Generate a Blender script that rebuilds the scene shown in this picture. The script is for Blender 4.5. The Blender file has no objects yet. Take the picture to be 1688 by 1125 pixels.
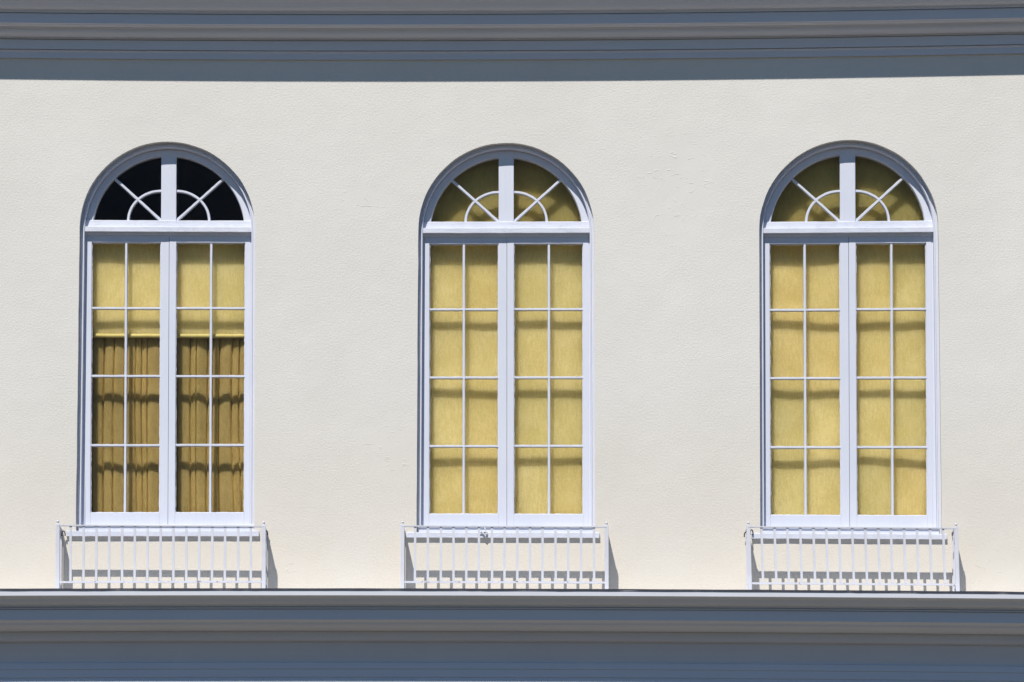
import bpy, bmesh, math, random
from mathutils import Vector, noise
random.seed(7)
sc = bpy.context.scene
COL = sc.collection

# ------------------------------------------------------------------ camera
ZC = 8.0
CAM = Vector((0.1, -36.0, 1.66))
AIM = Vector((0.0, 0.0, ZC))
LENS = 169.6
cd = bpy.data.cameras.new("camera"); cam = bpy.data.objects.new("camera", cd); COL.objects.link(cam)
cam.location = CAM
PITCH = math.radians(3.7)
YAW = math.radians(0.5)                 # most of the sideways view is a shifted crop, as in the photograph
dv = AIM - CAM
q = Vector((-math.sin(YAW) * math.cos(PITCH), math.cos(YAW) * math.cos(PITCH), math.sin(PITCH))).to_track_quat('-Z', 'Y')
from mathutils import Quaternion
q = q @ Quaternion((0, 0, 1), math.atan2((q @ Vector((0, 1, 0))).x, (q @ Vector((1, 0, 0))).x))
cam.rotation_euler = q.to_euler()
ax = q.inverted() @ dv
SHX = (ax.x / -ax.z) * LENS / 36.0; SHY = (ax.y / -ax.z) * LENS / 36.0
cd.shift_x = SHX; cd.shift_y = SHY
cd.lens = LENS; cd.sensor_width = 36.0; cd.clip_start = 0.5; cd.clip_end = 2000
sc.camera = cam

# ------------------------------------------------------------------ light
SX, SZ = 0.31, 1.37                     # the sun's ray moves (SX, 1, -SZ)
sun_dir = Vector((SX, 1.0, -SZ)).normalized()
elev = math.asin(-sun_dir.z); az = math.atan2(-sun_dir.x, -sun_dir.y)   # azimuth from +Y clockwise to the sun
w = bpy.data.worlds.new("World"); sc.world = w; w.use_nodes = True
nt = w.node_tree; bg = nt.nodes['Background']
sky = nt.nodes.new('ShaderNodeTexSky'); sky.sky_type = 'NISHITA'; sky.sun_disc = False
sky.sun_elevation = elev; sky.sun_rotation = az % (2 * math.pi); sky.altitude = 0
sky.air_density = 1.0; sky.dust_density = 0.0; sky.ozone_density = 4.0
hs = nt.nodes.new('ShaderNodeHueSaturation'); hs.inputs['Saturation'].default_value = 1.32
nt.links.new(sky.outputs[0], hs.inputs['Color']); nt.links.new(hs.outputs[0], bg.inputs[0]); bg.inputs[1].default_value = 0.073
sd = bpy.data.lights.new("sun", 'SUN'); sd.energy = 5.0; sd.angle = math.radians(0.53); sd.color = (1.0, 0.965, 0.91)
so = bpy.data.objects.new("sun", sd); COL.objects.link(so); so.location = (-8, -20, 30)
so.rotation_euler = sun_dir.to_track_quat('-Z', 'Y').to_euler()
sc.view_settings.view_transform = 'Standard'; sc.view_settings.look = 'None'
sc.view_settings.exposure = 0.0; sc.view_settings.gamma = 1.0
sc.render.engine = 'CYCLES'

# ------------------------------------------------------------------ geometry helpers
S = 220.0                                # photo pixels per metre on the wall
Fq = LENS / 36.0 * 1688
RIGHT = q @ Vector((1, 0, 0)); UP = q @ Vector((0, 1, 0)); FWD = q @ Vector((0, 0, -1))

def sag(x, z):                           # old building: long lines bow a little
    amp = (6.5 - ((ZC - z) * S + 562.5 - 85) * 9.0 / 898) / S
    u = abs(x) / 3.84
    f = u * u if u < 1.2 else 1.44 + 0.6 * (1 - math.exp(-(u - 1.2) * 4))
    py = (ZC - z) * S + 562.5
    return max(-0.02, min(0.04, amp)) * f + max(-6, min(6, (5 - (py - 85) * 11 / 898))) / 1688 * max(-5.5, min(5.5, x))

def P(px, py, y=0.0):                    # photo pixel on the plane at depth y -> (x, z) before the sag
    d = FWD * Fq + RIGHT * (px - 844 + SHX * 1688) - UP * (py - 562.5 - SHY * 1688)
    p = CAM + d * ((y - CAM.y) / d.y)
    z = p.z
    for _ in range(3): z = p.z - sag(p.x, z)
    return p.x, z

def link(name, verts, faces, mat, parent=None, smooth=False, warp=True, bevel=0.0):
    vs = [Vector(v) for v in verts]
    if bevel > 0:
        bm = bmesh.new(); bv = [bm.verts.new(v) for v in vs]
        for f in faces:
            try: bm.faces.new([bv[i] for i in f])
            except ValueError: pass
        bmesh.ops.recalc_face_normals(bm, faces=bm.faces[:])
        es = [e for e in bm.edges if len(e.link_faces) == 2 and e.calc_face_angle(0) > 0.6]
        bmesh.ops.bevel(bm, geom=es, offset=bevel, segments=2, profile=0.5, affect='EDGES', clamp_overlap=True)
        bm.verts.index_update()
        vs = [v.co.copy() for v in bm.verts]; faces = [[v.index for v in f.verts] for f in bm.faces]; bm.free()
    if warp: vs = [Vector((v.x, v.y, v.z + sag(v.x, v.z))) for v in vs]
    lo = Vector([min(v[i] for v in vs) for i in range(3)]); hi = Vector([max(v[i] for v in vs) for i in range(3)])
    c = Vector(((lo.x + hi.x) / 2, (lo.y + hi.y) / 2, lo.z))
    me = bpy.data.meshes.new(name); me.from_pydata([v - c for v in vs], [], faces)
    bm = bmesh.new(); bm.from_mesh(me); bmesh.ops.recalc_face_normals(bm, faces=bm.faces[:]); bm.to_mesh(me); bm.free()
    me.materials.append(mat)
    if smooth:
        for p in me.polygons: p.use_smooth = True
    o = bpy.data.objects.new(name, me); COL.objects.link(o)
    if parent:
        o.parent = parent; o.location = c - world(parent)
    else: o.location = c
    return o

def world(o):
    l = Vector(o.location)
    while o.parent: o = o.parent; l += Vector(o.location)
    return l

def empty(name, loc, label, cat, group=None):
    o = bpy.data.objects.new(name, None); COL.objects.link(o); o.location = loc; o.empty_display_size = 0.2
    o['label'] = label; o['category'] = cat
    if group: o['group'] = group
    return o
def tag(o, label, cat, group=None):
    o['label'] = label; o['category'] = cat
    if group: o['group'] = group
    return o

class MB:
    def __init__(s): s.v = []; s.f = []
    def add(s, v, f):
        n = len(s.v); s.v += list(v); s.f += [[i + n for i in q_] for q_ in f]; return s
    def box(s, x0, x1, y0, y1, z0, z1):
        v = [(x, y, z) for x in (x0, x1) for y in (y0, y1) for z in (z0, z1)]
        return s.add(v, [(0, 1, 3, 2), (4, 6, 7, 5), (0, 4, 5, 1), (2, 3, 7, 6), (0, 2, 6, 4), (1, 5, 7, 3)])
    def sweep(s, path, prof, jit=0.0):   # path of (x, z); prof closed loop of (offset to the left of travel's right, y)
        n = len(path); k = len(prof); vs = []
        for i, (x, z) in enumerate(path):
            def nrm(a, b):
                dx, dz = b[0] - a[0], b[1] - a[1]; L = math.hypot(dx, dz) or 1; return (dz / L, -dx / L)
            if i == 0: nx, nz = nrm(path[0], path[1])
            elif i == n - 1: nx, nz = nrm(path[-2], path[-1])
            else:
                a = nrm(path[i - 1], path[i]); b = nrm(path[i], path[i + 1])
                mx, mz = a[0] + b[0], a[1] + b[1]; L = math.hypot(mx, mz) or 1; mx /= L; mz /= L
                c = max(0.3, mx * a[0] + mz * a[1]); nx, nz = mx / c, mz / c
            for (o, y) in prof:
                jo = random.uniform(-jit, jit); vs.append((x + nx * (o + jo), y, z + nz * (o + jo)))
        fs = [[i * k + j, i * k + (j + 1) % k, (i + 1) * k + (j + 1) % k, (i + 1) * k + j] for i in range(n - 1) for j in range(k)]
        fs += [list(range(k)), [(n - 1) * k + j for j in range(k)]]
        return s.add(vs, fs)
    def tube(s, pts, r, seg=8):
        pts = [Vector(p) for p in pts]; n = len(pts); vs = []
        for i, p in enumerate(pts):
            t = (pts[min(i + 1, n - 1)] - pts[max(i - 1, 0)]).normalized()
            a = t.cross(Vector((0.3, 1, 0.2))).normalized(); b = t.cross(a)
            rr = r[i] if isinstance(r, (list, tuple)) else r
            for j in range(seg):
                th = 2 * math.pi * j / seg; vs.append(tuple(p + a * math.cos(th) * rr + b * math.sin(th) * rr))
        fs = [[i * seg + j, i * seg + (j + 1) % seg, (i + 1) * seg + (j + 1) % seg, (i + 1) * seg + j] for i in range(n - 1) for j in range(seg)]
        fs += [list(range(seg)), [(n - 1) * seg + j for j in range(seg)]]
        return s.add(vs, fs)
    def lathe(s, cx, cy, prof, seg=16):  # prof of (radius, z)
        vs = [(cx + r * math.cos(2 * math.pi * j / seg), cy + r * math.sin(2 * math.pi * j / seg), z) for r, z in prof for j in range(seg)]
        n = len(prof)
        fs = [[i * seg + j, i * seg + (j + 1) % seg, (i + 1) * seg + (j + 1) % seg, (i + 1) * seg + j] for i in range(n - 1) for j in range(seg)]
        fs += [list(range(seg)), [(n - 1) * seg + j for j in range(seg)]]
        return s.add(vs, fs)
    def link(s, name, mat, parent=None, **k): return link(name, s.v, s.f, mat, parent, **k)

# ------------------------------------------------------------------ materials
def mat(name, base, rough=0.6):
    m = bpy.data.materials.new(name); m.use_nodes = True
    b = m.node_tree.nodes['Principled BSDF']; b.inputs['Base Color'].default_value = (*base, 1); b.inputs['Roughness'].default_value = rough
    return m, m.node_tree, b
def N(nt, t, **kw):
    n = nt.nodes.new(t)
    for k_, v_ in kw.items():
        if k_ in n.inputs: n.inputs[k_].default_value = v_
        else: setattr(n, k_, v_)
    return n
def pos(nt, scale=(1, 1, 1)):
    g = N(nt, 'ShaderNodeNewGeometry'); mp = N(nt, 'ShaderNodeMapping'); mp.inputs['Scale'].default_value = scale
    nt.links.new(g.outputs['Position'], mp.inputs[0]); return mp.outputs[0]
def ntex(nt, vec, scale, detail=4, rough=0.55):
    n = N(nt, 'ShaderNodeTexNoise'); n.inputs['Scale'].default_value = scale; n.inputs['Detail'].default_value = detail; n.inputs['Roughness'].default_value = rough
    nt.links.new(vec, n.inputs['Vector']); return n.outputs['Fac']
def ramp(nt, fac, stops):
    r = N(nt, 'ShaderNodeValToRGB'); e = r.color_ramp.elements
    while len(e) < len(stops): e.new(0.5)
    for el, (p_, c_) in zip(e, stops):
        el.position = p_; el.color = (*c_, 1) if len(c_) == 3 else c_
    nt.links.new(fac, r.inputs[0]); return r.outputs[0]
def math_(nt, op, a, b=None, c=None):
    n = N(nt, 'ShaderNodeMath'); n.operation = op
    for i, v_ in enumerate((a, b, c)):
        if v_ is None: continue
        if isinstance(v_, (int, float)): n.inputs[i].default_value = v_
        else: nt.links.new(v_, n.inputs[i])
    return n.outputs[0]
def mixc(nt, fac, a, b, bt='MIX'):
    n = N(nt, 'ShaderNodeMix'); n.data_type = 'RGBA'; n.blend_type = bt
    for i, v_ in ((0, fac), (6, a), (7, b)):
        if isinstance(v_, (int, float)): n.inputs[i].default_value = v_
        elif isinstance(v_, tuple): n.inputs[i].default_value = (*v_, 1)
        else: nt.links.new(v_, n.inputs[i])
    return n.outputs[2]
def bump(nt, b, h, dist, strength=1.0):
    n = N(nt, 'ShaderNodeBump'); n.inputs['Distance'].default_value = dist; n.inputs['Strength'].default_value = strength
    nt.links.new(h, n.inputs['Height']); nt.links.new(n.outputs[0], b.inputs['Normal'])

# stucco, with a few smooth trowelled repairs
def stucco():
    m, nt, b = mat('stucco', (0.72, 0.68, 0.62), 0.85)
    p = pos(nt)
    px_ = pos(nt, (1.0, 1.0, 1.12))
    grain = ntex(nt, px_, 64, 4, 0.55); fine = ntex(nt, p, 150, 2, 0.5); lump = ntex(nt, p, 5.0, 3)
    # patches
    mask = None
    tot = None
    for (cx, cy, rx, ry) in ((1112, 300, 62, 88), (640, 745, 45, 45), (1640, 940, 40, 30), (600, 330, 40, 22), (480, 930, 30, 18)):
        x, z = P(cx, cy)
        mp = N(nt, 'ShaderNodeMapping'); mp.vector_type = 'POINT'
        g = N(nt, 'ShaderNodeNewGeometry')
        sub = N(nt, 'ShaderNodeVectorMath'); sub.operation = 'SUBTRACT'; sub.inputs[1].default_value = (x, 0, z)
        nt.links.new(g.outputs['Position'], sub.inputs[0])
        sc_ = N(nt, 'ShaderNodeVectorMath'); sc_.operation = 'MULTIPLY'; sc_.inputs[1].default_value = (S / rx, 0, S / ry)
        nt.links.new(sub.outputs[0], sc_.inputs[0])
        ln = N(nt, 'ShaderNodeVectorMath'); ln.operation = 'LENGTH'; nt.links.new(sc_.outputs[0], ln.inputs[0])
        wob = math_(nt, 'ADD', ln.outputs['Value'], math_(nt, 'MULTIPLY', math_(nt, 'SUBTRACT', ntex(nt, p, 7, 3), 0.5), 1.3))
        mr = N(nt, 'ShaderNodeMapRange'); mr.inputs[1].default_value = 1.32; mr.inputs[2].default_value = 0.75; nt.links.new(wob, mr.inputs[0])
        tot = mr.outputs[0] if tot is None else math_(nt, 'MAXIMUM', tot, mr.outputs[0])
    keep = math_(nt, 'SUBTRACT', 1.0, math_(nt, 'MULTIPLY', tot, 0.78))
    vary = ramp(nt, lump, [(0.3, (0.65,) * 3), (0.7, (1.0,) * 3)])
    h = math_(nt, 'MULTIPLY', math_(nt, 'ADD', math_(nt, 'MULTIPLY', grain, 1.0), math_(nt, 'MULTIPLY', fine, 0.22)), math_(nt, 'MULTIPLY', keep, vary))
    # trowel ridges along the patch edges
    rid = N(nt, 'ShaderNodeTexNoise'); rid.inputs['Scale'].default_value = 9; rid.inputs['Detail'].default_value = 2
    nt.links.new(pos(nt, (0.6, 1, 1.6)), rid.inputs['Vector'])
    line = ramp(nt, rid.outputs['Fac'], [(0.475, (0, 0, 0)), (0.5, (1, 1, 1)), (0.512, (0, 0, 0))])
    edge = math_(nt, 'MULTIPLY', tot, math_(nt, 'SUBTRACT', 1.0, tot))
    h2 = math_(nt, 'ADD', h, math_(nt, 'MULTIPLY', math_(nt, 'MULTIPLY', math_(nt, 'MULTIPLY', line, ramp(nt, ntex(nt, p, 13, 2), [(0.5, (0, 0, 0)), (0.62, (1, 1, 1))])), tot), 0.55))
    h3 = math_(nt, 'ADD', h2, math_(nt, 'MULTIPLY', tot, 0.25))
    # slow undulation of the whole wall
    h4 = math_(nt, 'ADD', h3, math_(nt, 'MULTIPLY', ntex(nt, p, 2.2, 2), 2.2))
    bump(nt, b, h4, 0.0030, 1.0)
    stain = ntex(nt, pos(nt, (1, 1, 0.6)), 1.1, 5, 0.6)
    c = ramp(nt, stain, [(0.3, (0.655, 0.628, 0.578)), (0.7, (0.695, 0.668, 0.62))])
    speck = ramp(nt, ntex(nt, p, 21, 2), [(0.2, (0.85, 0.83, 0.8)), (0.245, (1, 1, 1))])
    c = mixc(nt, 0.5, c, speck, 'MULTIPLY')
    # warm bounce off the ledge, painted into the wall colour low down
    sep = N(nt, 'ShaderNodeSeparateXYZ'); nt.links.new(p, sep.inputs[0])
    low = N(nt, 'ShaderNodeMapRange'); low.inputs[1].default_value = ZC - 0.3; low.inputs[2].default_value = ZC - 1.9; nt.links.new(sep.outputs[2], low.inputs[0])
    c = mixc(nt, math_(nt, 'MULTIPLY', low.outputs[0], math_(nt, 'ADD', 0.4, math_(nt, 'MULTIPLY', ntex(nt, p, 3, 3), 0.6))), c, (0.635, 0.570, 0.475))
    nt.links.new(c, b.inputs['Base Color'])
    return m

def paint(name, c0, c1, streak=(3, 3, 60), depth=0.0006, rough=0.45, crack=0.0):
    m, nt, b = mat(name, c0, rough)
    n1 = ntex(nt, pos(nt, streak), 3, 4); n2 = ntex(nt, pos(nt), 2.3, 4)
    c = mixc(nt, ramp(nt, math_(nt, 'MULTIPLY', math_(nt, 'ADD', n1, n2), 0.5), [(0.35, (0, 0, 0)), (0.65, (1, 1, 1))]), c0, c1)
    if crack:
        v = ntex(nt, pos(nt, (2.5, 1, 30)), 5, 5, 0.65)
        cr = ramp(nt, v, [(0.485, (1, 1, 1)), (0.5, (0.40, 0.38, 0.36)), (0.510, (1, 1, 1))])
        on = ramp(nt, ntex(nt, pos(nt), 7, 2), [(0.47, (0, 0, 0)), (0.55, (1, 1, 1))])
        c = mixc(nt, math_(nt, 'MULTIPLY', on, crack), c, mixc(nt, 1.0, c, cr, 'MULTIPLY'))
    nt.links.new(c, b.inputs['Base Color'])
    r = N(nt, 'ShaderNodeMapRange'); r.inputs[3].default_value = rough - 0.08; r.inputs[4].default_value = rough + 0.12
    nt.links.new(n2, r.inputs[0]); nt.links.new(r.outputs[0], b.inputs['Roughness'])
    bump(nt, b, math_(nt, 'ADD', n1, math_(nt, 'MULTIPLY', ntex(nt, pos(nt), 40, 3), 0.6)), depth)
    return m

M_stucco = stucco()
M_wood_h = paint('window_paint_horizontal', (0.60, 0.62, 0.71), (0.645, 0.66, 0.735), (2, 2, 45), 0.0011, 0.5, 0.85)
M_wood_v = paint('window_paint_vertical', (0.60, 0.62, 0.71), (0.645, 0.66, 0.735), (45, 2, 2), 0.0007, 0.5)
M_corn = paint('cornice_paint', (0.585, 0.60, 0.655), (0.625, 0.635, 0.685), (0.5, 3, 9), 0.0003, 0.55)
M_iron = paint('railing_paint', (0.58, 0.58, 0.625), (0.65, 0.65, 0.69), (5, 5, 5), 0.0006, 0.4)
M_rusty = paint('rust_flecked_railing_paint', (0.56, 0.56, 0.62), (0.64, 0.64, 0.69), (5, 5, 5), 0.0006, 0.45)
_n = M_rusty.node_tree; _b = _n.nodes['Principled BSDF']; _src = _b.inputs['Base Color'].links[0].from_socket
_n.links.new(mixc(_n, ramp(_n, ntex(_n, pos(_n, (1, 1, 1)), 26, 4, 0.7), [(0.60, (0, 0, 0)), (0.66, (1, 1, 1))]), _src, (0.20, 0.12, 0.08)), _b.inputs['Base Color'])
M_flash, nt_, b_ = mat('lead_flashing', (0.055, 0.06, 0.085), 0.6)
nt_.links.new(ramp(nt_, ntex(nt_, pos(nt_), 14, 4), [(0.3, (0.012, 0.014, 0.028)), (0.75, (0.04, 0.04, 0.06))]), b_.inputs['Base Color'])
M_dark, nt_, b_ = mat('rusted_iron', (0.05, 0.045, 0.045), 0.7)
nt_.links.new(ramp(nt_, ntex(nt_, pos(nt_), 60, 3), [(0.35, (0.03, 0.03, 0.035)), (0.7, (0.16, 0.13, 0.12))]), b_.inputs['Base Color'])
M_room, nt_, b_ = mat('dim_room_plaster', (0.14, 0.12, 0.11), 0.9)
nt_.links.new(ramp(nt_, ntex(nt_, pos(nt_), 3, 3), [(0.3, (0.52, 0.38, 0.31)), (0.7, (0.6, 0.45, 0.37))]), b_.inputs['Base Color'])

def glass(tint=(0.975, 0.975, 0.965, 1)):
    m, nt, b = mat('window_glass', (1, 1, 1), 0.02)
    nt.nodes.remove(b); out = nt.nodes['Material Output']
    tr = N(nt, 'ShaderNodeBsdfTransparent'); tr.inputs[0].default_value = tint
    gl = N(nt, 'ShaderNodeBsdfGlossy'); gl.inputs['Roughness'].default_value = 0.03
    lw = N(nt, 'ShaderNodeLayerWeight'); lw.inputs[0].default_value = 0.5
    fr = math_(nt, 'ADD', 0.007, math_(nt, 'MULTIPLY', math_(nt, 'POWER', lw.outputs['Facing'], 5.0), 0.95))
    mx = N(nt, 'ShaderNodeMixShader'); nt.links.new(fr, mx.inputs[0])
    nt.links.new(tr.outputs[0], mx.inputs[1]); nt.links.new(gl.outputs[0], mx.inputs[2]); nt.links.new(mx.outputs[0], out.inputs[0])
    bp = N(nt, 'ShaderNodeBump'); bp.inputs['Distance'].default_value = 0.004
    nt.links.new(ntex(nt, pos(nt), 6, 2), bp.inputs['Height']); nt.links.new(bp.outputs[0], gl.inputs['Normal'])
    return m
M_glass = [glass(t_) for t_ in ((0.985, 0.985, 0.975, 1), (0.975, 0.975, 0.965, 1), (0.97, 0.965, 0.945, 1), (0.96, 0.965, 0.955, 1), (0.98, 0.97, 0.95, 1))]

def fabric(name, c0, c1, sss=0.8, radius=0.022, weave=1.0):
    m, nt, b = mat(name, c0, 0.9)
    n1 = ntex(nt, pos(nt, (1, 1, 0.22)), 75, 4, 0.7); n2 = ntex(nt, pos(nt), 4, 4); n3 = ntex(nt, pos(nt, (1, 1, 0.6)), 150, 2)
    f = math_(nt, 'ADD', math_(nt, 'MULTIPLY', n1, 0.35), math_(nt, 'ADD', math_(nt, 'MULTIPLY', n2, 0.35), math_(nt, 'MULTIPLY', n3, 0.3)))
    c = mixc(nt, ramp(nt, f, [(0.42, (0, 0, 0)), (0.58, (1, 1, 1))]), c0, c1)
    nt.links.new(c, b.inputs['Base Color'])
    if sss:
        b.subsurface_method = 'BURLEY'
        b.inputs['Subsurface Weight'].default_value = sss
        b.inputs['Subsurface Radius'].default_value = (1.0, 0.9, 0.7); b.inputs['Subsurface Scale'].default_value = radius
    bump(nt, b, n1, 0.0008 * weave)
    return m
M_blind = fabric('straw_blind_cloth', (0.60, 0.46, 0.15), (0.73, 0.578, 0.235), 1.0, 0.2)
M_hem = fabric('blind_hem_cloth', (0.60, 0.475, 0.15), (0.70, 0.57, 0.21), 0.0)
M_fan = fabric('darker_straw_cloth', (0.27, 0.21, 0.055), (0.34, 0.265, 0.075), 1.0, 0.2)  # straw cloth in a darker tone, used behind the fanlights
M_curt = fabric('olive_curtain_cloth', (0.28, 0.192, 0.055), (0.37, 0.262, 0.085), 0.9, 0.07)

# ------------------------------------------------------------------ ground
def ground_mat():
    m, nt, b = mat('street_asphalt', (0.2, 0.18, 0.15), 0.9)
    nt.links.new(ramp(nt, ntex(nt, pos(nt), 0.6, 8), [(0.3, (0.046, 0.034, 0.021)), (0.7, (0.066, 0.050, 0.031))]), b.inputs['Base Color']); return m
g = MB(); g.add([(-400, -500, 0), (400, -500, 0), (400, 200, 0), (-400, 200, 0)], [(0, 1, 2, 3)])
go = g.link('ground', ground_mat(), warp=False); go['kind'] = 'structure'

# ------------------------------------------------------------------ windows: where they stand
class W: pass
WINS = []
for xc_top, xc_bot, hw, ysp, (g0, m1, m2, m3, g1), s, jr in (
        (277.3, 276.2, 128.0, 377.0, (400.5, 508.5, 620.0, 734.0, 845.5), 1.0, 0),
        (834.4, 834.4, 128.2, 379.0, (402.5, 510.5, 622.5, 735.5, 848.0), 1.0, 1),
        (1397.2, 1400.0, 130.3, 378.0, (402.0, 510.5, 623.5, 737.5, 850.0), 1.018, 2)):
    o = W(); yf = 0.115
    o.taper = ((0.016, 0.0), (0.010, 0.009), (0.0, 0.014))[jr]
    o.s = s; o.x = (P(xc_top, 400, yf)[0] + P(xc_bot, 845, yf)[0]) / 2
    o.zsp = P(xc_top, ysp, 0.0)[1]
    o.R = 0.663 * s
    o.rows = [P(xc_top, v, 0.125)[1] for v in (g0, m1, m2, m3, g1)]
    o.ztr_top = P(xc_top, g0 - 36.5, yf)[1]; o.ztr_mid = P(xc_top, g0 - 26.0, 0.07)[1]; o.ztr_bot = P(xc_top, g0 - 18.5, 0.064)[1]
    o.zrail = P(xc_top, g1 + 20.5, yf)[1]; o.zsill_top = P(xc_bot, g1 + 30, -0.027)[1]; o.zsill_bot = P(xc_bot, g1 + 38.5, -0.027)[1]
    o.zbot = o.zsill_top - 0.004
    WINS.append(o)

# ------------------------------------------------------------------ building
B = empty('building', (0, 0, 0), 'cream stucco building front with three tall arched windows between two moulded grey white cornices', 'building')

def arch_path(o, r_off=0.0, zb=None, n=40, zstart=None):   # left foot up, over, right foot down
    R = o.R - r_off; zb = o.zbot if zb is None else zb
    pts = []
    k = 18; tl, tr_ = o.taper
    for i in range(k): pts.append((o.x - R - tl * (1 - i / k), zb + (o.zsp - zb) * i / k))
    for i in range(n + 1):
        t = math.pi - math.pi * i / n; pts.append((o.x + R * math.cos(t), o.zsp + R * math.sin(t)))
    for i in range(k): pts.append((o.x + R + tr_ * (i + 1) / k, o.zsp + (zb - o.zsp) * (i + 1) / k))
    return pts

Z0, Z1, XW = 0.0, 12.0, 12.0
def build_wall():
    bm = bmesh.new(); edges = []
    def loop(pts):
        vs = [bm.verts.new((x, 0, z)) for x, z in pts]
        for i in range(len(vs)): edges.append(bm.edges.new((vs[i], vs[(i + 1) % len(vs)])))
        return vs
    n = 24
    outer = [(-XW + 2 * XW * i / n, Z0) for i in range(n)] + [(XW, Z0 + (Z1 - Z0) * i / 12) for i in range(12)] + \
            [(XW - 2 * XW * i / n, Z1) for i in range(n)] + [(-XW, Z1 - (Z1 - Z0) * i / 12) for i in range(12)]
    lo = loop(outer); holes = []
    for o in WINS:
        pts = arch_path(o)
        # hand-finished plaster arris: wobbles by a millimetre or two
        pts = [(x + noise.noise(Vector((x * 9, z * 9, 1))) * 0.0028, z + noise.noise(Vector((x * 9, z * 9, 5))) * 0.0022) for x, z in pts]
        holes.append(loop(pts))
    bmesh.ops.triangle_fill(bm, use_beauty=True, use_dissolve=False, edges=edges, normal=(0, -1, 0))
    for h in holes:
        k = len(h)
        b1 = [bm.verts.new((v.co.x, 0.006, v.co.z)) for v in h]
        bk = [bm.verts.new((v.co.x, 0.32, v.co.z)) for v in h]
        for i in range(k):
            bm.faces.new((h[i], h[(i + 1) % k], b1[(i + 1) % k], b1[i])); bm.faces.new((b1[i], b1[(i + 1) % k], bk[(i + 1) % k], bk[i]))
    bm.verts.index_update()
    vs = [tuple(v.co) for v in bm.verts]; fs = [[v.index for v in f.verts] for f in bm.faces]; bm.free()
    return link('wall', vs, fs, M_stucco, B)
build_wall()
# side walls and roof of the block
sh = MB(); sh.box(-XW, XW, 9.0, 9.2, 0, Z1); sh.box(-XW - .2, -XW, 0.0, 9.2, 0, Z1); sh.box(XW, XW + .2, 0.0, 9.2, 0, Z1)
sh.link('rear_wall', M_stucco, B, warp=False)
rf = MB(); rf.box(-XW - .2, XW + .2, 0.0, 9.2, Z1 + .002, Z1 + .25); rf.link('roof', M_flash, B, warp=False)

# room behind the windows
rm = MB(); zr0, zr1 = WINS[1].zbot - 0.9, WINS[1].zsp + 1.3
x0, x1, y0, y1 = -5.5, 5.5, 0.325, 2.4
v = [(x, y, z) for x in (x0, x1) for y in (y0, y1) for z in (zr0, zr1)]
rm.add(v, [(0, 1, 3, 2), (4, 6, 7, 5), (2, 3, 7, 6), (0, 2, 6, 4), (1, 5, 7, 3)])
ro = rm.link('room', M_room, warp=False); ro['kind'] = 'structure'

# cornices ---------------------------------------------------------
def cornice_mesh(pts, xa, xb, wob=0.0003):
    n = max(2, int((xb - xa) / 0.16)); k = len(pts); vs = []
    for i in range(n + 1):
        x = xa + (xb - xa) * i / n
        for j, (y, z) in enumerate(pts):
            a = wob if 0 < j < k - 1 else 0
            vs.append((x, y + a * noise.noise(Vector((x * 2.1, j * 3.3, 0))), z + a * noise.noise(Vector((x * 2.7, j * 5.1, 7)))))
    fs = [[i * k + j, i * k + j + 1, (i + 1) * k + j + 1, (i + 1) * k + j] for i in range(n) for j in range(k - 1)]
    fs += [list(range(k)), [n * k + j for j in range(k)]]
    return vs, fs
def PZ(py, y): return P(844, py, y)[1]
def curve(y0, p0, y1, p1, n, kind):
    out = []
    for i in range(1, n + 1):
        t = i / n
        if kind == 'cove': a, b = 1 - math.cos(t * math.pi / 2), math.sin(t * math.pi / 2)
        elif kind == 'ovolo': a, b = math.sin(t * math.pi / 2), 1 - math.cos(t * math.pi / 2)
        else: a, b = t, (t - math.sin(2 * math.pi * t) / (2 * math.pi) * 0.8)
        out.append((y0 + (y1 - y0) * a, p0 + (p1 - p0) * b))
    return out
# upper: listed from the wall outwards and upwards (depth, photo row at the middle)
up = [(0.05, 99.6), (-0.022, 98.2), (-0.024, 88.5), (-0.030, 87.0), (-0.034, 85.4), (-0.034, 84.6), (-0.022, 84.8), (-0.022, 83.8), (-0.048, 83.0), (-0.046, 67.8), (-0.034, 67.9), (-0.034, 66.9), (-0.058, 66.0), (-0.058, 63.6)]
up += curve(-0.064, 63.0, -0.150, 48.6, 8, 'ovolo')
up += [(-0.158, 47.6), (-0.158, 46.6), (-0.19, 44.8)] + curve(-0.19, 44.8, -0.225, 41.8, 4, 'ovolo') + [(-0.238, 40.2), (-0.234, 24.4), (-0.222, 24.5), (-0.222, 23.7), (-0.248, 22.9), (-0.250, 19.0), (-0.258, 18.2)]
up += curve(-0.258, 18.2, -0.392, -6.0, 10, 'ogee') + [(-0.409, -7.5)]
upz = [(y, PZ(p, y)) for y, p in up]
ztop = upz[-1][1] + 0.07
upz += [(-0.410, ztop), (-0.36, ztop + 0.02), (0.05, ztop + 0.10)]
for xa, xb in ((-12.5, -4.62), (-4.618, 4.41), (4.412, 12.5)):
    vs, fs = cornice_mesh(upz, xa, xb)
    o = link('upper_cornice', vs, fs, M_corn, B)
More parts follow.
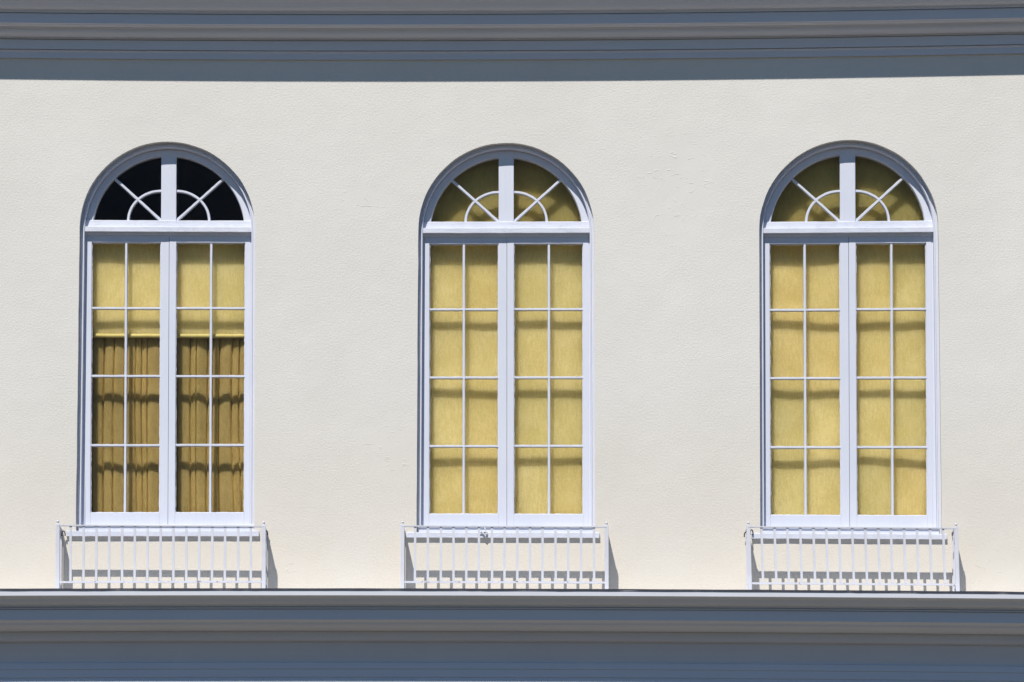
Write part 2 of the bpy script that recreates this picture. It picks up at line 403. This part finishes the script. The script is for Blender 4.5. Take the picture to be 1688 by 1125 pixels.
# lower: from the top of the ledge outwards and downwards
lowp = [(-0.50, 973.4), (-0.500, 982.2), (-0.493, 983.2)] + curve(-0.488, 983.4, -0.405, 997.0, 8, 'ogee')
lowp += [(-0.385, 998.6), (-0.385, 1000.4), (-0.360, 1000.9), (-0.360, 1001.9), (-0.374, 1002.1), (-0.374, 1004.0), (-0.350, 1004.6), (-0.350, 1005.4), (-0.358, 1005.6), (-0.360, 1022.2), (-0.355, 1022.6)]
lowp += curve(-0.33, 1023.6, -0.155, 1041.0, 8, 'cove') + curve(-0.155, 1041.0, -0.115, 1057.5, 6, 'cove')
lowp += [(-0.078, 1060.2), (-0.030, 1092.0), (-0.050, 1093.0), (-0.054, 1094.2), (-0.062, 1103.0), (-0.055, 1104.0), (-0.060, 1116.5), (-0.052, 1117.5), (-0.066, 1124.5)] + curve(-0.066, 1124.5, 0.03, 1131, 6, 'cove') + [(0.0305, 1140), (0.0505, 1245)]
lz = [(y, PZ(p, y)) for y, p in lowp]
zl = lz[0][1]
lz = [(0.05, zl + 0.006)] + lz
XJ = 5.2
for xa, xb in ((-12.5, -4.9), (-4.898, XJ - 0.001), (XJ + 0.001, 12.5)):
    vs, fs = cornice_mesh(lz, xa, xb)
    o = link('lower_cornice', vs, fs, M_corn, B)
# dark flashing dressed over the ledge, lip uneven
vs = []; n = 420
for i in range(n + 1):
    x = -12.5 + 25.0 * i / n
    d = 0.0022 * noise.noise(Vector((x * 4, 0, 0))) + 0.0016 * noise.noise(Vector((x * 15, 3, 0)))
    e = 0.002 * noise.noise(Vector((x * 3, 9, 0)))
    vs += [(x, -0.486, zl + 0.0125), (x, -0.506, zl + 0.0115 + e), (x, -0.507, zl - 0.0005 + d), (x, -0.5015, zl - 0.0005 + d), (x, -0.5015, zl + 0.008 + e), (x, -0.486, zl + 0.0085)]
fs = [[i * 6 + j, i * 6 + (j + 1) % 6, (i + 1) * 6 + (j + 1) % 6, (i + 1) * 6 + j] for i in range(n) for j in range(6)]
flash = link('flashing', vs, fs, M_flash, B)

# windows ----------------------------------------------------------
def seg_path(a, b, step=0.022):
    n = max(1, int(math.hypot(b[0] - a[0], b[1] - a[1]) / step))
    return [(a[0] + (b[0] - a[0]) * i / n, a[1] + (b[1] - a[1]) * i / n) for i in range(n + 1)]
def muntin_prof(w, yf, yb): h = w / 2; return [(-h * 0.62, yf), (h * 0.62, yf), (h, yf + 0.012), (h, yb), (-h, yb), (-h, yf + 0.012)]
def pane(name, pts, y, parent):   # thin glass plate from a convex-ish outline in the plane, tilted by a hair
    k = len(pts); ta, tb = random.uniform(-.008, .008), random.uniform(-.006, .006)
    cx = sum(p[0] for p in pts) / k; cz = sum(p[1] for p in pts) / k
    f = lambda x, z: y + ta * (x - cx) + tb * (z - cz)
    vs = [(x, f(x, z), z) for x, z in pts] + [(x, f(x, z) + 0.003, z) for x, z in pts]
    fs = [list(range(k)), [k + (k - 1 - i) for i in range(k)]] + [[i, (i + 1) % k, k + (i + 1) % k, k + i] for i in range(k)]
    return link(name, vs, fs, random.choice(M_glass), parent)

YG = 0.140
labels = ['white arched window with a black fanlight and the blind half lowered over a curtain',
          'white arched window, middle of the three, with a full straw blind', 'white arched window at the right end with a full straw blind']
for wi, o in enumerate(WINS):
    s = o.s; k = s / S
    # frame (part)
    fr = MB(); fr.sweep(arch_path(o), [(0.026, 0.117), (0.056 * s, 0.117), (0.056 * s, 0.20), (0.026, 0.20)])
    win = fr.link('arched_window', M_wood_v, B); win['label'] = labels[wi]
    # outer moulding
    a = MB(); a.sweep(arch_path(o), [(-0.004, 0.062), (0.008, 0.060), (0.012, 0.065), (0.019, 0.064), (0.0225, 0.054), (0.030, 0.054), (0.0325, 0.060), (0.0325, 0.15), (-0.004, 0.15)])
    a.link('outer_moulding', M_wood_v, win)
    # fan ring above the transom
    zb = o.ztr_top - 0.02; R = o.R - 0.041 * s; Rg = o.R - 0.088 * s
    path = []; n = 44
    t0 = math.asin((zb - o.zsp) / R)
    for i in range(n + 1):
        t = math.pi - t0 - (math.pi - 2 * t0) * i / n; path.append((o.x + R * math.cos(t), o.zsp + R * math.sin(t)))
    rg = MB(); rg.sweep(path, [(0, 0.113), (R - Rg - 0.006, 0.113), (R - Rg - 0.002, 0.118), (R - Rg, 0.126), (R - Rg, 0.17), (0, 0.17)])
    rg.link('fanlight_frame', M_wood_v, win)
    # transom
    hx = 140.5 * k
    prof = [(0.150, o.ztr_top), (0.104, o.ztr_top - 0.001), (0.100, o.ztr_top - 0.005), (0.098, o.ztr_mid + 0.003), (0.068, o.ztr_mid + 0.001), (0.064, o.ztr_mid - 0.002), (0.064, o.ztr_bot), (0.069, o.ztr_bot - 0.002), (0.096, o.ztr_bot - 0.002),
            (0.100, o.ztr_bot - 0.022), (0.150, o.ztr_bot - 0.022)]
    vs, fs = [], []
    nn = 26
    for i in range(nn + 1):
        x = o.x - hx + 2 * hx * i / nn
        for j, (y, z) in enumerate(prof): vs.append((x, y + random.uniform(-.0006, .0006), z + random.uniform(-.0007, .0007)))
    kk = len(prof)
    fs = [[i * kk + j, i * kk + (j + 1) % kk, (i + 1) * kk + (j + 1) % kk, (i + 1) * kk + j] for i in range(nn) for j in range(kk)] + [list(range(kk)), [nn * kk + j for j in range(kk)]]
    link('transom', vs, fs, M_wood_h, win)
    # fan mullion
    mb = MB(); mb.box(o.x - 12.6 * k, o.x + 12.6 * k, 0.110, 0.170, o.ztr_top - 0.004, o.zsp + R - 0.003)
    mb.link('mullion', M_wood_v, win, bevel=0.003)
    # fan bars
    th = math.radians(42.3); zt = o.ztr_top
    def outer_r(sg, t):     # distance from the corner (mullion, transom) to the glass circle
        cx, cz = 12.6 * k, zt - o.zsp; dx, dz = math.cos(t), math.sin(t)
        bq = cx * dx + cz * dz; cq = cx * cx + cz * cz - Rg * Rg
        return -bq + math.sqrt(bq * bq - cq)
    def ell(t): a_, b_ = 55.0 * k, 50.5 * k; return 1 / math.sqrt((math.cos(t) / a_) ** 2 + (math.sin(t) / b_) ** 2)
    for sg in (-1, 1):
        c0 = (o.x + sg * 12.6 * k, zt)
        L = outer_r(sg, th) + 0.01
        p = seg_path((c0[0] + sg * 0.004 * math.cos(th), zt + 0.004), (c0[0] + sg * L * math.cos(th), zt + L * math.sin(th)))
        m = MB(); m.sweep(p, muntin_prof(0.022 * s, 0.121, 0.158), 0.0008); m.link('glazing_bar', M_wood_v, win)
        p = []
        for i in range(15):
            t = math.radians(-3 + 96 * i / 14); r = ell(t); p.append((c0[0] + sg * r * math.cos(t), zt + r * math.sin(t)))
        m = MB(); m.sweep(p, muntin_prof(0.021 * s, 0.1225, 0.157), 0.0006); m.link('curved_glazing_bar', M_wood_v, win)
        for t0_, t1_ in ((0.02, th - 0.01), (th + 0.01, math.pi / 2)):
            e = [(ell(t0_ + (t1_ - t0_) * i / 8), t0_ + (t1_ - t0_) * i / 8) for i in range(9)]
            r_ = [(outer_r(sg, t) + 0.003, t) for _, t in e]
            inner = [(c0[0] + sg * (r - .002) * math.cos(t), zt + (r - .002) * math.sin(t)) for r, t in e] + [(c0[0] + sg * .004 * math.cos((t0_ + t1_) / 2), zt + .004)]
            pane('pane', inner, YG, win)
            outp = [(c0[0] + sg * (r + .002) * math.cos(t), zt + (r + .002) * math.sin(t)) for r, t in e] + [(c0[0] + sg * r * math.cos(t), zt + r * math.sin(t)) for r, t in reversed(r_)]
            pane('pane', outp, YG, win)
    # casements
    zt_, zb_ = o.ztr_bot - 0.006, o.zrail
    joint = 1.2 * k
    for sg in (-1, 1):
        xo = o.x + sg * 136.3 * k                                   # outer edge
        xg0 = o.x + sg * 127.8 * k                                  # glass outer
        xg1 = o.x + sg * 12.9 * k                                   # glass inner
        xi = o.x + joint + sg * 0.0012                              # meeting joint
        yf = 0.1150 if sg < 0 else 0.1135
        def rect(a_, b_): return (min(a_, b_), max(a_, b_))
        c = MB()
        xa, xb = rect(xo, xg0); c.box(xa, xb, yf, 0.165, zb_, zt_)
        xa, xb = rect(xi, xg1); c.box(xa, xb, yf, 0.165, zb_, zt_)
        xa, xb = rect(xg0, xg1)
        c.box(xa, xb, yf + 0.0008, 0.165, zb_, o.rows[4]); c.box(xa, xb, yf + 0.0008, 0.165, o.rows[0], zt_)
        cas = c.link('casement', M_wood_v, win, bevel=0.0022)
        # putty beads round the opening, painted by hand
        bd = MB(); w_ = 0.005
        for pth in (seg_path((xg0 - sg * .001, zb_ + .06), (xg0 - sg * .001, zt_ - .06)), seg_path((xg1 + sg * .001, zb_ + .06), (xg1 + sg * .001, zt_ - .06)),
                    seg_path((xa, o.rows[4] + .001), (xb, o.rows[4] + .001)), seg_path((xa, o.rows[0] - .001), (xb, o.rows[0] - .001))):
            bd.sweep(pth, [(-w_ * .7, 0.126), (w_ * .7, 0.126), (w_, 0.139), (w_, 0.15), (-w_, 0.15), (-w_, 0.139)], 0.0022)
        bd.link('glazing_bead', M_wood_v, win)
        xm = o.x + sg * (70.4 if sg < 0 else 71.2) * k
        m = MB(); m.sweep(seg_path((xm, o.rows[4] - .006), (xm, o.rows[0] + .006)), muntin_prof(0.0215 * s, 0.1205, 0.158), 0.0009); m.link('glazing_bar', M_wood_v, win)
        for z in o.rows[1:4]:
            z += random.uniform(-.002, .002)
            m = MB(); m.sweep(seg_path((xa - .004, z), (xb + .004, z)), muntin_prof(0.0195 * s, 0.1215, 0.157), 0.0008); m.link('glazing_bar', M_wood_h, win)
        xs = sorted([xg0, xm, xg1])
        for c_ in range(2):
            for r_ in range(4):
                g_ = 0.003
                pane('pane', [(xs[c_] + (g_ if c_ else -g_), o.rows[r_ + 1] + (g_ if r_ < 3 else -g_)), (xs[c_ + 1] - (g_ if c_ == 0 else -g_), o.rows[r_ + 1] + (g_ if r_ < 3 else -g_)),
                              (xs[c_ + 1] - (g_ if c_ == 0 else -g_), o.rows[r_] - (g_ if r_ else -g_)), (xs[c_] + (g_ if c_ else -g_), o.rows[r_] - (g_ if r_ else -g_))], YG, win)
    # sill
    sl = MB(); hs = 142.5 * k; hb = 160.5 * k
    sl.box(o.x - hs, o.x + hs, 0.122, 0.22, o.zbot - 0.03, o.zrail - 0.003)
    sl.link('sill_board', M_wood_h, win)
    zz0, zz1 = o.zsill_bot, o.zsill_top
    xs0 = o.x - (164.5 if wi < 2 else 160) * k; xs1 = o.x + (154 if wi < 2 else 156) * k
    prof = [(0.0015, zz0), (-0.027, zz0), (-0.027, zz1 - 0.003), (-0.022, zz1), (0.0015, zz1 + 0.004)]
    vs = []; nn = 30
    for i in range(nn + 1):
        x = xs0 + (xs1 - xs0) * i / nn
        for j, (y, z) in enumerate(prof): vs.append((x, y - random.uniform(0, .001) * (j in (1, 2, 3)), z + random.uniform(-.001, .001)))
    kk = len(prof); fs = [[i * kk + j, i * kk + (j + 1) % kk, (i + 1) * kk + (j + 1) % kk, (i + 1) * kk + j] for i in range(nn) for j in range(kk)] + [list(range(kk)), [nn * kk + j for j in range(kk)]]
    link('sill', vs, fs, M_wood_h, win)
    sl2 = MB()
    prof = [(0.121, o.zrail - 0.010), (0.045, o.zrail - 0.006), (0.041, o.zrail - 0.010), (0.041, o.zrail - 0.016), (0.053, o.zrail - 0.018), (0.053, zz1 + 0.002), (0.0025, zz1 - 0.001), (0.002, zz0 + .002), (0.121, zz0 + .002)]
    vs = []
    for x in (o.x - o.R + .001, o.x + o.R - .001): vs += [(x, y, z) for y, z in prof]
    kk = len(prof)
    link('sloping_sill', vs, [[j, (j + 1) % kk, kk + (j + 1) % kk, kk + j] for j in range(kk)] + [list(range(kk)), [kk + j for j in range(kk)]], M_wood_h, win)

# ------------------------------------------------------------------ blinds and curtains
def cloth(name, xa, xb, za, zb, y, mt, nx=30, nz=40, amp=0.002, seed=0, hem=False, label='', cat='blind', group=None, thick=0.003):
    vs = []; 
    for j in range(nz + 1):
        z = zb + (za - zb) * j / nz
        for i in range(nx + 1):
            x = xa + (xb - xa) * i / nx
            d = amp * (noise.noise(Vector((x * 2.4, z * 1.3, seed))) + 0.5 * noise.noise(Vector((x * 7, z * 5, seed + 9))))
            vs.append((x, y + d, z))
    m = nx + 1; base = len(vs)
    fs = [[j * m + i, j * m + i + 1, (j + 1) * m + i + 1, (j + 1) * m + i] for j in range(nz) for i in range(nx)]
    vs += [(x, yy + thick, z) for x, yy, z in vs]
    fs += [[base + a for a in reversed(f)] for f in fs[:nx * nz]]
    rim = [i for i in range(m)] + [j * m + nx for j in range(1, nz + 1)] + [nz * m + i for i in range(nx - 1, -1, -1)] + [j * m for j in range(nz - 1, 0, -1)]
    fs += [[rim[i], rim[(i + 1) % len(rim)], base + rim[(i + 1) % len(rim)], base + rim[i]] for i in range(len(rim))]
    o = link(name, vs, fs, mt, smooth=True)
    return tag(o, label, cat, group)
YB = 0.222
gb = 'straw coloured blinds behind the casements'
w1, w2, w3 = WINS
for i, o in enumerate(WINS):
    lab = ['straw roller blind lowered only halfway above a pleated curtain', 'full length straw blind drawn behind the middle window casements', 'full length straw blind drawn behind the right end window casements'][i]
    zlow = P(277, 556, YB)[1] if i == 0 else o.rows[4] - 0.1
    bl = cloth('roller_blind', o.x - 0.60 * o.s, o.x + 0.60 * o.s, zlow, o.rows[0] + 0.10, YB, M_blind, seed=i * 5, label=lab, group=gb, amp=(0.008, 0.013, 0.018)[i])
    if i == 0:
        t = MB(); n = 20
        t.tube([(o.x - 0.60 + 1.2 * j / n, YB - 0.011, zlow + 0.006 + 0.002 * noise.noise(Vector((j * .5, 0, 0)))) for j in range(n + 1)], 0.016, 14)
        t.link('hem_bar', M_hem, bl, smooth=True)
    else:
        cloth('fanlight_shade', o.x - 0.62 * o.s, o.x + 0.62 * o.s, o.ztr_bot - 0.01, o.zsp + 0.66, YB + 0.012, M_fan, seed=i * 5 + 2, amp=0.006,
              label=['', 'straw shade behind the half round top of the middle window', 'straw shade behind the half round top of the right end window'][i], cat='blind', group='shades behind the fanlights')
def curtain(xa, xb, folds, seed, label):
    rnd = random.Random(seed); vs = []; nx, nz = 260, 30
    ph = []; x = 0
    knots = [0]
    while knots[-1] < 1: knots.append(knots[-1] + rnd.uniform(0.5, 1.5) / folds)
    tilts = [rnd.uniform(-0.026, 0.026) for _ in knots]
    def fold(u):
        for a_, b_ in zip(knots, knots[1:]):
            if a_ <= u <= b_: return (u - a_) / (b_ - a_), (b_ - a_) * folds, tilts[knots.index(a_)]
        return 0, 1, 0
    zt, zb = w1.rows[0] + .05, w1.rows[4] - 0.4
    for j in range(nz + 1):
        t = j / nz
        for i in range(nx + 1):
            u = i / nx; f, sz, tilt = fold(min(1, max(0, u + 0.045 * noise.noise(Vector((u * 2.5, t * 2.2, seed * 1.7))))))
            d = -0.006 * sz * math.sin(f * math.pi) - (0.038 + 0.010 * noise.noise(Vector((u * 5, t * 2.5, seed + 4)))) * min(1, math.sin(f * math.pi) * (2.2 + 0.6 * sz)) ** 0.9 + tilt * (f - 0.5)
            d += 0.012 * noise.noise(Vector((u * 6, t * 3, seed)))
            vs.append((xa + (xb - xa) * u, 0.292 + d, zt + (zb - zt) * t))
    m = nx + 1
    fs = [[j * m + i, j * m + i + 1, (j + 1) * m + i + 1, (j + 1) * m + i] for j in range(nz) for i in range(nx)]
    base = len(vs); vs += [(x, y + .002, z) for x, y, z in vs]; fs += [[base + a for a in reversed(f)] for f in fs]
    return tag(link('curtain', vs, fs, M_curt, smooth=True), label, 'curtain', 'olive brown pleated curtains')
curtain(w1.x - 0.64, w1.x - 0.005, 8, 3, 'olive brown pleated curtain behind the left casement under the half blind')
curtain(w1.x + 0.005, w1.x + 0.64, 9, 8, 'olive brown pleated curtain behind the right casement under the half blind')

# ------------------------------------------------------------------ railings
DR = 0.24
def railing(pxl, pxr, ytop_l, ytop_r, label, hooks, lean=0.0):
    xl, zl_ = P(pxl, ytop_l, -DR); xr, zr_ = P(pxr, ytop_r, -DR)
    zbase = zl + 0.016
    zt = (zl_ + zr_) / 2
    root = empty('window_railing', ((xl + xr) / 2, -DR / 2, zbase + sag((xl + xr) / 2, zbase)), label, 'railing', 'white iron railings standing under the windows')
    dz = (zr_ - zl_) / (xr - xl)
    def zz(x): return zl_ + (x - xl) * dz
    def addp(name, mb, m=M_iron, **k): return mb.link(name, m, root, **k)
    def bxs(name, x0, x1, y0, y1, z0, z1, m=M_iron, bev=0.0015):
        b_ = MB(); b_.box(x0, x1, y0, y1, z0, z1); return addp(name, b_, m, bevel=bev)
    t = 0.0085; hp = 0.0145
    # top and bottom flat bars
    def flat(name, z_of, th_, y0, y1, a, b):
        n = 16; vs = []
        for i in range(n + 1):
            x = a + (b - a) * i / n; e = 0.0012 * noise.noise(Vector((x * 4, th_ * 99, 0)))
            vs += [(x, y0, z_of(x) + e), (x, y1, z_of(x) + e), (x, y1, z_of(x) + th_ + e), (x, y0, z_of(x) + th_ + e)]
        fs = [[i * 4 + j, i * 4 + (j + 1) % 4, (i + 1) * 4 + (j + 1) % 4, (i + 1) * 4 + j] for i in range(n) for j in range(4)] + [[0, 1, 2, 3], [n * 4 + j for j in range(4)]]
        return link(name, vs, fs, M_rusty if name == 'bottom_rail' else M_iron, root)
    flat('top_rail', lambda x: zz(x) - 0.002, t, -DR - 0.016, -DR + 0.017, xl - 0.002, xr + 0.002)
    zbr = P(844, 961.8, -DR)[1]; dzb = lambda x: zbr + (P(pxl, 961.2, -DR)[1] - zbr) * 0
    flat('bottom_rail', lambda x: zbr, 0.014, -DR - 0.009, -DR + 0.009, xl, xr)
    # posts with finials
    for x in (xl, xr):
        xb_ = x + lean
        vs = []
        for (xx, z) in ((xb_, zbase - 0.002), (x, zz(x) + t + 0.004)):
            vs += [(xx - hp, -DR - hp, z), (xx + hp, -DR - hp, z), (xx + hp, -DR + hp, z), (xx - hp, -DR + hp, z)]
        p_ = link('post', vs, [(0, 1, 2, 3), (4, 5, 6, 7), (0, 1, 5, 4), (1, 2, 6, 5), (2, 3, 7, 6), (3, 0, 4, 7)], M_iron, root, bevel=0.002)
        f_ = MB(); z = zz(x) + t + 0.004; r = 0.0108
        pr = [(0.013, z), (0.013, z + 0.004), (0.006, z + 0.006), (0.0055, z + 0.010)] + [(r * math.sin(a_), z + 0.019 - r * math.cos(a_)) for a_ in [0.5 + (math.pi - 0.55) * i / 8 for i in range(9)]]
        f_.lathe(x, -DR, pr, 14); f_.link('finial', M_iron, p_, smooth=True)
    # balusters
    hb = 0.0088
    for i in range(15):
        x = xl + (xr - xl) * (i + 1) / 16 + random.uniform(-.0015, .0015); xb_ = x + lean + random.uniform(-.002, .002)
        vs = []
        for (xx, z) in ((xb_, zbr + 0.0145), (x, zz(x) - 0.0025)):
            vs += [(xx - hb, -DR - .008, z), (xx + hb, -DR - .008, z), (xx + hb, -DR + .008, z), (xx - hb, -DR + .008, z)]
        link('baluster', vs, [(0, 1, 2, 3), (4, 5, 6, 7), (0, 1, 5, 4), (1, 2, 6, 5), (2, 3, 7, 6), (3, 0, 4, 7)], M_iron, root)
    # returns to the wall
    for sg, x in ((-1, xl), (1, xr)):
        bxs('side_rail', x - 0.012, x + 0.012, -DR + 0.0175, -0.004, zz(x) - 0.002, zz(x) - 0.002 + t)
        bxs('side_rail', x + lean - 0.008, x + lean + 0.008, -DR + 0.0152, -0.004, zbr + 0.001, zbr + 0.012)
        for yy in (-0.165, -0.095):
            bxs('baluster', x - hb, x + hb, yy - 0.008, yy + 0.008, zbr + 0.0125, zz(x) - 0.0025)
        bxs('wall_bar', x - 0.009, x + 0.009, -0.020, -0.0035, zbase, zz(x) - 0.0035)
        ft = MB(); ft.box(x + lean - sg * 0.038 - 0.0, x + lean - sg * 0.0155, -DR - 0.006, -DR + 0.012, zbase - .002, zbase + 0.022); 
        ft.v = [(a_, b_, c_ - (0.012 if abs(a_ - (x + lean - sg * 0.038)) < 1e-6 and c_ > zbase + .01 else 0)) for a_, b_, c_ in ft.v]
        ft.link('foot_bracket', M_dark, root)
    for (px_, py_, flip) in hooks:
        x, z = P(px_, py_, -0.06); pts = []
        for i in range(13):
            a_ = math.radians(-20 + 235 * i / 12); pts.append((x + flip * 0.011 * math.cos(a_), -0.06 + 0.02 * math.cos(a_ * .7), z + 0.004 + 0.026 * math.sin(a_)))
        h_ = MB(); h_.tube(pts, 0.0048, 7); h_.link('hook', M_dark, root, smooth=True)
    return root
railing(95.3, 434.9, 867.0, 868.8, 'white iron railing on the ledge under the window with the half lowered blind', [(104.5, 882, 1), (438.5, 881, 1)])
railing(663.6, 1000.0, 868.2, 869.8, 'white iron railing on the ledge under the middle arched window', [])
railing(1233.6, 1575.8, 869.4, 872.0, 'white iron railing leaning slightly on the ledge under the right end window', [(1229.5, 884, -1), (1572.5, 882, -1), (1239, 880, 1)], lean=0.012)

# small eye bracket hanging from the middle sill
x, z = P(799.5, 879, -0.036)
e = MB(); n = 14
ring = []
for i in range(17):
    a_ = 2 * math.pi * i / 16; ring.append((x + 0.0125 * math.cos(a_), -0.040, z + 0.0105 * math.sin(a_)))
e.tube(ring, 0.008, 8)
e.tube([(x - 0.022, -0.040, z + 0.004), (x - 0.034, -0.042, z + 0.008), (x - 0.042, -0.046, z + 0.007)], [0.0075, 0.0055, 0.004], 8)
e.tube([(x + 0.002, -0.040, z + 0.013), (x + 0.001, -0.036, z + 0.030), (x - 0.004, -0.033, z + 0.042)], [0.006, 0.0035, 0.003], 8)
e.tube([(x + 0.003, -0.040, z - 0.014), (x + 0.004, -0.037, z - 0.026), (x + 0.004, -0.031, z - 0.034)], [0.007, 0.006, 0.004], 8)
eb = e.link('eye_bracket', M_iron, smooth=True); tag(eb, 'small white metal eye bracket fixed to the sill of the middle window', 'bracket')
bt = MB(); bt.tube([(x, -0.048, z), (x, -0.034, z)], 0.005, 8); bt.link('bolt', M_dark, eb)
